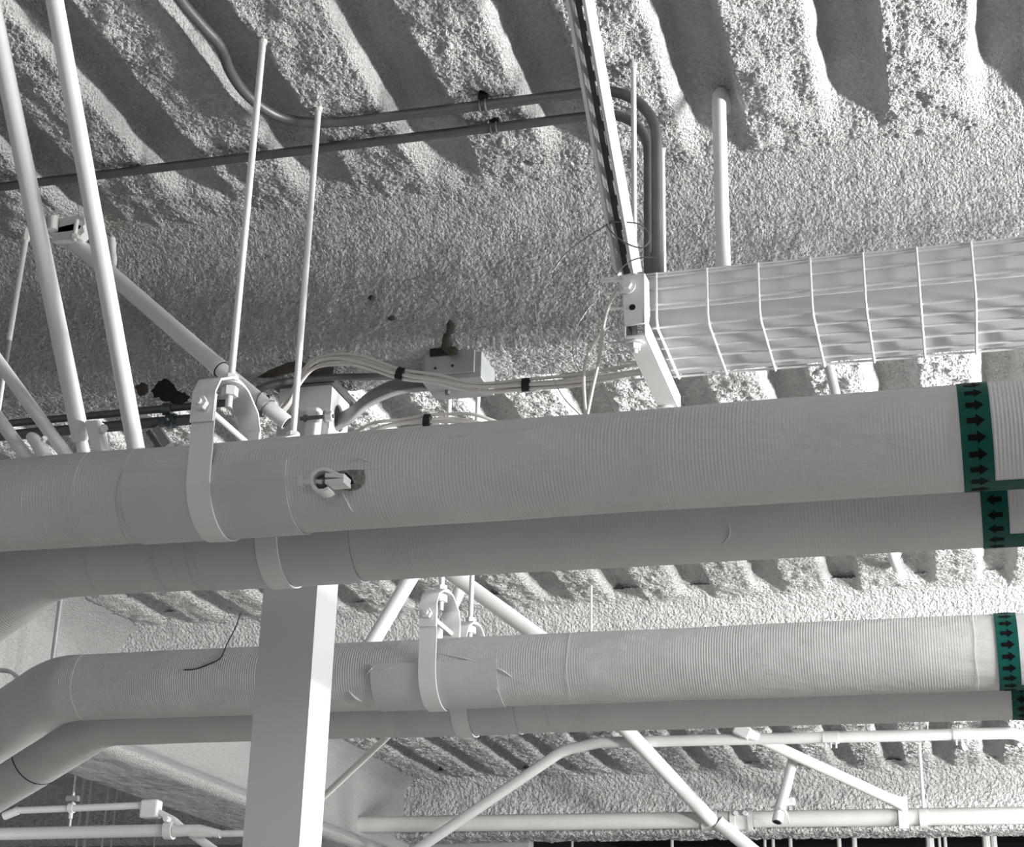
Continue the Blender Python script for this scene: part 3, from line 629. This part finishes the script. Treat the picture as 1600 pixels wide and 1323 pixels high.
# capped anchor beside the second brace
an = empty('capped_anchor', at(176, 415, Y=3.05), 'small white lumpy capped anchor with a wire ring beside the second brace', 'anchor')
MB().tube(spline([at(178, 416, Y=3.05), at(176, 398, Y=3.05), at(175, 380, Y=3.05), at(174, 368, Y=3.05)], 4), [.006, .0075, .009, .0095, .009, .0085, .0088, .0095, .010, .0085, .0095, .007, .004], 12).build('anchor_body', M['white_b'], an)
MB().tube(spline([at(x, y, Y=3.06) for x, y in ((170, 352), (164, 346), (172, 342), (182, 345), (187, 351), (180, 356), (172, 354), (171, 366))], 5), .0012, 6).build('wire_ring', M['brass'], an)
# lower left braces
D0, D1 = at(-30, 527, Y=2.62), at(112, 722, Y=2.68)
rod('flat_brace', D0, D1, .0128, M['white'], 'slim white brace pipe slanting down at the left edge to the topmost pipe', 'brace', 'lower left braces')
E0, E1 = at(-30, 616, Y=2.66), at(46, 720, Y=2.66)
bE = empty('flat_brace', E1, 'short white brace pipe at the left edge with a rounded clamp at its foot', 'brace', 'lower left braces')
MB().tube([E0, E1], .0130, 20).build('brace_pipe', M['white'], bE)
MB().tube(spline([at(46, 680, Y=2.66), at(58, 692, Y=2.66), at(72, 716, Y=2.66)], 4), [.008, .011, .0125, .013, .0135, .014, .0145, .015, .015], 16).build('clamp_body', M['white'], bE)
MB().hexa(at(69, 686, Y=2.64), (.7, -.5, .5), .006, .008).build('bolt_head', M['white'], bE)
F0, F1 = at(41, 372, Y=3.0), at(4, 592, Y=2.95)
bF = empty('slim_rod', F1, 'thin white rod hanging at the left edge from the brace fitting', 'rod')
MB().tube([F0, F1], .0062, 12).build('rod_shaft', M['white_b'], bF); MB().tube([F1+(F0-F1)*.04, F1+(F0-F1)*.26], .0066, 12).build('sleeve', M['box'], bF)
MB().hexa(F0+V(0, 0, .008), (0, 0, 1), .009, .03).build('socket', M['white_b'], bF)
rod('slim_rod', at(6, 585, Y=2.95), at(-4, 650, Y=2.9), .0052, M['white_b'], 'short thin rod stub at the left edge above the topmost pipe', 'rod', None, 12)

# dark conduits below the near beam
YL = 3.43
for (p, q, r, lb) in (((-60, 668.5), (420, 623), .0098, 'dark grey conduit under the near beam, upper of the pair'), ((-60, 686.5), (335, 652), .0135, 'dark grey conduit under the near beam, lower and thicker of the pair')):
    rod('dark_conduit', at(*p, Y=YL), at(*q, Y=YL), r, M['galv_dark'], lb, 'conduit', 'dark conduits under the beam')
ck = empty('conduit_clamp', at(265, 650, Y=YL), 'bluish steel clamp gripping the two dark conduits under the beam', 'clamp')
c1, c2 = at(262, 638.5, Y=YL), at(262, 658.5, Y=YL)
MB().ribbon([c1+V(.0, -.012*math.cos(a), .014*math.sin(a)) for a in [math.pi*.75-k*math.pi*1.5/14 for k in range(15)]], (1, 0, 0), .022, .004).build('upper_strap', M['galv_blue'], ck)
MB().ribbon([c2+V(.012, -.0165*math.cos(a), .0165*math.sin(a)) for a in [math.pi*.5-k*math.pi*1.25/14 for k in range(15)]], (1, 0, 0), .026, .004).build('lower_strap', M['galv_blue'], ck)
MB().obox(c2+V(.004, -.02, -.012), (1, .2, -.3), (0, 1, 0), (0, 0, 1), .018, .006, .009).build('ear', M['galv_blue'], ck, bevel=.001)
MB().cyl(c2+V(.012, -.034, -.004), c2+V(.012, .006, -.012), .004).build('screw', M['galv'], ck)
ba = at(262, 625, Y=YL); MB().obox(ba+V(0, 0, .02), (1, 0, .7), (0, 1, 0), (-.7, 0, 1), .022, .006, .004).build('hook_arm', M['galv_dark'], ck)
sp_ = empty('angle_piece', at(255, 690, Y=3.43), 'short pale angle piece sticking out behind the topmost pipe', 'bracket')
MB().obox(at(255, 684, Y=3.43), (.75, 0, -1), (1, 0, .75), (0, 1, 0), .032, .010, .012).build('outer_leg', M['box'], sp_)
MB().obox(at(242, 688, Y=3.44), (.75, 0, -1), (1, 0, .75), (0, 1, 0), .03, .006, .01).build('inner_leg', M['galv_dark'], sp_)
# wire loops around the slanting brace
mb = MB(); pw = C1+(C2-C1)*.62
MB().tube(ring_pts(pw, (dC+V(.3, 0, .3)), .021, 24), .0014, 6, closed=True).build('wire_loop', M['wire'], bC)
MB().tube(ring_pts(pw+dC*.022, (dC+V(-.2, .2, .1)), .0205, 24), .0014, 6, closed=True).build('wire_loop', M['wire'], bC)
MB().obox(pw+dC*.02+V(-.01, -.012, -.022), (1, 0, 0), (0, 1, 0), (0, 0, 1), .010, .006, .006).build('wire_knot', M['galv_blue'], bC, bevel=.002)

# ------------------------------------------------------------------ junction box and cables
jb = empty('junction_box', (-1.075, 3.40, 1.50), 'grey steel junction box bolted under the near beam above the cables', 'box')
MB().box(-1.150, -1.005, 3.338, 3.455, 1.503, 1.578).build('box_body', M['box'], jb, smooth=False, bevel=.002)
cv = MB().box(-1.142, -1.020, 3.330, 3.337, 1.515, 1.572).build('cover', M['box'], jb, smooth=False, bevel=.0015)
for x, y in ((680, 575), (707, 571)):
    p = at(x, y, Y=3.329); MB().cyl(p, p+V(0, .002, 0), .0032, 12).build('screw_hole', M['void'], cv)
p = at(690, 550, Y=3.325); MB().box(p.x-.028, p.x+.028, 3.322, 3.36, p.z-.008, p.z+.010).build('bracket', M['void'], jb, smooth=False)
for x in (-1.105, -1.03): MB().cyl((x, 3.40, 1.493), (x, 3.40, 1.504), .006, 10).build('knockout_plug', M['galv_dark'], jb)
def bundle(root, path, offs, r, tapes, tw):
    base = [at(x, y, Y=yy) for x, y, yy in path]
    for i, of in enumerate(offs):
        pts = []
        for k, ((x, y, yy), p) in enumerate(zip(path, base)):
            spread = 1+.55*math.sin(k*1.3+i*.9)*(0 if any(abs(x-t[0]) < 25 for t in tapes) else 1)
            pts.append(p+V(of[0], of[1]*.8, of[2])*spread)
        MB().tube(spline(pts, 8), r, 8).build('cable', M['cable'], root)
    for t in tapes:
        c = at(t[0], t[1], Y=t[2]); a = (at(t[0]+10, t[1]+t[3]*10, Y=t[2])-c).normalized()
        mb = MB(); _, s_, u_ = frame(a); prof = [(.0118*math.cos(2*math.pi*k/16), .0158*math.sin(2*math.pi*k/16)) for k in range(16)]
        mb.extrude(prof, c-a*tw, c+a*tw, s_, u_); mb.build('tape_band', M['tape'], root)
cb1 = empty('cable_bundle', at(740, 604, Y=3.2), 'long bundle of off-white cables bound with black tape running from column to tray', 'cables')
bundle(cb1, [(428, 652, 3.30), (452, 628, 3.31), (466, 597, 3.30), (488, 568, 3.27), (520, 558, 3.25), (560, 563, 3.24), (626, 584, 3.22), (680, 593, 3.20), (745, 603, 3.19), (822, 600, 3.18), (900, 594, 3.16), (985, 582, 3.12), (1075, 570, 3.08)],
       [(0, 0, .011), (0, .006, .0035), (0, -.004, -.003), (0, .004, -.0105), (0, .01, -.004)], .0040, [(626, 584, 3.22, .3), (822, 601, 3.18, -.05)], .0085)
cb2 = empty('cable_bundle', at(668, 658, Y=3.0), 'short arched bundle of off-white cables with one black tape just above the topmost pipe', 'cables')
bundle(cb2, [(506, 702, 3.352), (548, 690, 3.05), (585, 671, 3.0), (625, 661, 3.0), (668, 657, 3.0), (705, 656, 3.0), (742, 661, 3.0), (790, 674, 3.02)],
       [(0, 0, .012), (0, .006, .004), (0, -.004, -.004), (0, .004, -.011)], .0036, [(668, 658, 3.0, 0)], .0072)
# flat grey duct coming out of the column hole
fd = spline([(-1.40, 3.423, 1.448), at(548, 648, Y=3.40), at(580, 622, Y=3.40), at(625, 603, Y=3.41), at(680, 597, Y=3.44), at(735, 600, Y=3.47)], 6)
tag(MB().ribbon(fd, (0, .35, .94), .050, .014).build('flat_duct', M['box'], bevel=.004), 'flat grey flexible duct curving out of the round hole in the column', 'duct')
thing_tube('flexible_conduit', [at(x, y, Y=yy) for x, y, yy in ((395, 612, 3.3), (425, 601, 3.3), (470, 593, 3.33), (540, 589, 3.335), (600, 588, 3.33), (660, 586, 3.36))], .0085, M['galv_dark'], 'dark grey flexible conduit arching over the column top to the junction box', 'conduit', None, 14)

# ------------------------------------------------------------------ braces in the gap between the pipe pairs
rod('gap_brace', at(735, 745, Y=5.0), at(560, 1040, Y=5.0), .0255, M['white'], 'white brace pipe leaning left in the gap above the lower pipes, beside the column', 'brace', 'braces in the gap')
rod('gap_brace', at(800, 740, Y=5.3), at(660, 1050, Y=5.3), .0215, M['white'], 'white brace pipe leaning left right behind the lower strap hanger', 'brace', 'braces in the gap')
rod('gap_brace', at(505, 750, Y=5.2), at(900, 1037, Y=5.2), .0265, M['white'], 'white brace pipe leaning right in the gap above the lower pipes', 'brace', 'braces in the gap')
rod('thin_rod', V(at(924, 912, Z=ZD).x, at(924, 912, Z=ZD).y, ZD), V(at(924, 912, Z=ZD).x, at(924, 912, Z=ZD).y, 1.42), .0055, M['white_b'], 'thin rod hanging in the gap right of the braces, above the lower pipe', 'rod', 'thin hanging rods', 10)
p = at(93, 950, Y=5.9); rod('thin_rod', V(p.x, p.y, ZD+.03), V(p.x, p.y, 1.2), .011, M['box'], 'grey rod hanging in front of the girder at the left edge', 'rod', 'thin hanging rods', 10)
thing_tube('curved_rod', [at(x, y, Y=5.5) for x, y in ((-30, 1046), (0, 1047), (14, 1049), (26, 1057), (38, 1070))], .009, M['box'], 'grey bent rod end peeping out above the lower pipe at the left edge', 'rod', None, 10)

# ------------------------------------------------------------------ far pipework in front of the last beam
YP = 10.2
fp = empty('fire_main', at(1000, 1284, Y=YP), 'long pale pipe running level in front of the farthest beam at the bottom', 'pipe')
MB().tube([(-3.9, YP, at(515, 1289, Y=YP).z), (1.8, YP, at(1600, 1274, Y=YP).z)], .051, 28).build('pipe_run', M['white_b'], fp)
e0 = at(516, 1289, Y=YP); MB().tube([e0+V(-.09, 0, 0), e0+V(.0, 0, 0)], [.085, .07], 20).build('collar', M['spray_far'], fp)
for x, w in ((1160, .07), (1110, .05)):
    c = at(x, 1281, Y=YP); mb = MB().tube([c-V(w, 0, 0), c+V(w, 0, 0)], .062, 20); mb.tube([c-V(w, 0, 0), c-V(w*.55, 0, 0)], .070, 20); mb.tube([c+V(w*.55, 0, 0), c+V(w, 0, 0)], .070, 20); cc = mb.build('coupling', M['white'], fp)
    for s in (-1, 1): MB().hexa(c+V(s*w*.4, -.075, .03), (0, 1, 0), .016, .03).build('bolt', M['white'], cc)
for x, tall in ((1412, 1), (1443, 0)):
    c = at(x, 1278, Y=YP); MB().ribbon([c+V(0, -.056*math.cos(a), .056*math.sin(a)) for a in [2*math.pi*k/24 for k in range(24)]], (1, 0, 0), .05 if tall else .045, .008, closed=True).build('band', M['white'], fp)
    if tall: MB().box(c.x-.03, c.x+.03, YP-.066, YP-.056, c.z-.07, c.z+.12).build('clip_plate', M['white'], fp, smooth=False, bevel=.004)
p0, p1 = at(1437, 1135, Y=YP-.02), at(1443, 1263, Y=YP); rod('thin_rod', V(p1.x, YP, ZD), V(p1.x, YP, p1.z), .011, M['white'], 'thin white rod dropping onto the far level pipe at the right', 'rod', 'thin hanging rods', 10)
YU = 9.6
up = [at(640, 1335, Y=9.9), at(700, 1291, Y=9.85), at(860, 1190, Y=9.7), at(905, 1167, Y=YU), at(960, 1159, Y=YU), at(1000, 1158, Y=YU), at(1300, 1151, Y=YU), at(1585, 1145, Y=YU)]
q = fillet([up[0], at(880, 1172, Y=9.65), at(935, 1160, Y=YU), up[-1], up[-1]+V(.12, .35, .0)], [.35, .25, .06], 10)
us = empty('upper_branch_pipe', at(1300, 1151, Y=YU), 'pale pipe under the last flutes, sloping down to the left through a bend', 'pipe')
MB().tube(q, .033, 20).build('pipe_run', M['white'], us)
for x in (1298, 1502):
    c = at(x, 1152 if x < 1400 else 1147, Y=YU); cc = MB().tube([c-V(.045, 0, 0), c+V(.045, 0, 0)], .038, 20).build('coupling', M['white'], us)
    for s in (-1, 0, 1): MB().cyl(c+V(s*.03, -.02, -.035), c+V(s*.03, -.02, -.065), .006, 8).build('screw', M['white'], cc)
rod('far_brace', at(968, 1128, Y=9.35), at(1112, 1282, Y=10.12), .043, M['white'], 'stout white brace sloping down right to the far level pipe', 'brace', 'far braces')
rod('far_brace', at(1122, 1284, Y=10.14), at(1185, 1336, Y=10.2), .043, M['white'], 'stout white brace stub below the far level pipe at the bottom edge', 'brace', 'far braces')
fb = empty('far_brace', at(1405, 1255, Y=10.1), 'slim white brace sloping from the upper branch pipe down right to a clip', 'brace', 'far braces')
MB().tube([at(1163, 1143, Y=9.55), at(1395, 1250, Y=10.08)], .033, 18).build('brace_pipe', M['white_b'], fb)
c = at(1400, 1252, Y=10.08); MB().obox(c, (1, 0, -.5), (0, 1, 0), (.5, 0, 1), .06, .03, .035).build('end_clip', M['white'], fb, bevel=.01)
c = at(1160, 1142, Y=9.52); MB().obox(c, (1, 0, -.5), (0, 1, 0), (.5, 0, 1), .05, .025, .035).build('end_clip', M['white'], fb, bevel=.01)
st = empty('drop_stub', at(1215, 1285, Y=10.05), 'short open-ended white drop pipe hanging across the far level pipe', 'pipe')
t0, t1 = at(1241, 1180, Y=9.9), at(1214, 1284, Y=9.75); MB().tube([t0, t1], .031, 18).build('stub_pipe', M['white'], st)
dt = (t1-t0).normalized(); MB().cyl(t1+dt*.001, t1+dt*.003, .022, 16).build('dark_end_disc', M['void'], st)
c = at(1222, 1254, Y=9.82); MB().obox(c, (1, 0, .1), (0, 1, 0), (0, 0, 1), .075, .03, .022).build('cross_clip', M['white'], st, bevel=.008)
MB().ribbon(spline([at(1214, 1266, Y=9.75), at(1222, 1263, Y=9.74), at(1229, 1270, Y=9.78), at(1232, 1286, Y=9.85)], 5), (0, 1, 0), .03, .012).build('hook', M['white'], st)
rod('far_brace', at(640, 1118, Y=4.14), at(495, 1254, Y=4.3), .0092, M['white_b'], 'thin grey white brace below the lowest pipe just right of the column', 'brace', 'far braces', 12)
# hooks through the far deck
for x, y in ((1504, 1160), (1590, 1155)):
    thing_tube('hook_stub', [at(x-4, y-12, Y=9.7), at(x-2, y, Y=9.9), at(x+2, y+8, Y=10.3), at(x+6, y+6, Y=10.5)], .018, M['white_b'], 'small white hook at the end of a far flute, %s of two' % ('left' if x < 1550 else 'right'), 'hook', 'hooks in far flutes')
thing_tube('flute_stub', [at(1390, 850, Y=5.4), at(1402, 888, Z=ZD+.0)], .019, M['white_b'], 'grey conduit stub entering the deck just below the second pipe', 'conduit', None, 16, 4)
thing_tube('flute_stub', [at(1292, 560, Y=3.95), at(1312, 640, Z=ZD+.0)], .0145, M['box'], 'grey conduit in the flute between the tray and the topmost pipe', 'conduit', None, 16, 4)
# rods in the dark opening
k_ = 0
ORD = ['first', 'second', 'third', 'fourth', 'fifth', 'sixth', 'seventh', 'eighth', 'ninth', 'tenth', 'eleventh', 'twelfth']
for x, r in ((894, .010), (1050, .012), (1195, .011), (1208, .012), (1235, .014), (1311, .016), (1335, .018), (1453, .03), (1468, .010), (1477, .012), (1541, .028), (1553, .022)):
    p = at(x, 1316, Y=12.0); k_ += 1
    rod('hanging_rod', V(p.x, 12.0, 1.93), V(p.x, 12.0, -.2), r, M['white_b'], '%s pale rod from the left in the dark opening along the bottom edge' % ORD[k_-1], 'rod', 'rods in the dark opening', 10)

# ------------------------------------------------------------------ small pipes at the lower left
YS = 7.0
s1 = empty('small_pipe', at(120, 1263, Y=YS), 'slim white pipe with a clip at the lower left, upper of two', 'pipe')
MB().tube([at(28, 1266, Y=YS), at(222, 1258, Y=YS)], .0165, 16).build('pipe_run', M['white'], s1)
MB().obox(at(236, 1264, Y=YS), (1, 0, 0), (0, 1, 0), (0, 0, 1), .045, .03, .042).build('elbow_box', M['white'], s1, bevel=.01)
c = at(112, 1262, Y=YS); MB().tube([c-V(.012, 0, 0), c+V(.012, 0, 0)], .024, 16).build('clip', M['white'], s1)
MB().box(c.x-.03, c.x+.03, YS-.012, YS+.012, c.z+.03, c.z+.055).build('clip_top', M['box'], s1, smooth=False); MB().cyl(c+V(0, 0, -.05), c+V(0, 0, -.015), .010, 10).build('clip_screw', M['white'], s1)
MB().tube(fillet([at(246, 1268, Y=YS), at(272, 1281, Y=YS), at(296, 1303, Y=YS), at(420, 1301, Y=YS)], .07, 8), .0155, 14).build('pipe_tail', M['white'], s1)
c = at(22, 1268, Y=YS); MB().cyl(c+V(-.05, 0, -.02), c+V(.02, 0, .005), .02, 12).build('end_fitting', M['white'], s1)
s2 = empty('small_pipe', at(130, 1300, Y=YS), 'thicker white pipe with a coupling along the bottom left edge, lower of two', 'pipe')
MB().tube([at(-60, 1304, Y=YS), at(256, 1297, Y=YS)], .029, 20).build('pipe_run', M['white'], s2)
c = at(265, 1297, Y=YS); cc = MB().tube([c-V(.02, 0, 0), c+V(.02, 0, 0)], .042, 16).build('coupling', M['white'], s2); MB().hexa(c+V(0, -.03, .045), (0, 1, 0), .014, .05).build('coupling_bolt', M['white'], cc)
MB().tube([at(272, 1298, Y=YS), at(312, 1296, Y=YS), at(345, 1303, Y=YS)], [.029, .024, .018], 16).build('reducer', M['white'], s2)
rod('far_brace', at(300, 1303, Y=YS+.1), at(345, 1335, Y=YS+.1), .020, M['white'], 'short white brace dropping out of frame at the bottom left', 'brace', 'far braces', 12)
p = at(117, 1225, Y=7.6); rod('thin_rod', V(p.x, 7.6, ZD+.1), V(p.x, 7.6, 1.1), .006, M['white'], 'thin white rod above the clip of the small pipe at the lower left', 'rod', 'thin hanging rods', 8)
for k_, (x, r) in enumerate(((122, .010), (134, .012), (162, .009), (176, .008), (243, .007))):
    p = at(x, 1300, Y=10.4); rod('thin_rod', V(p.x, 10.4, ZD+.03), V(p.x, 10.4, .6), r, M['white_b'], '%s thin pale rod from the left behind the small pipes, lower left corner' % ORD[k_], 'rod', 'rods behind the small pipes', 8)
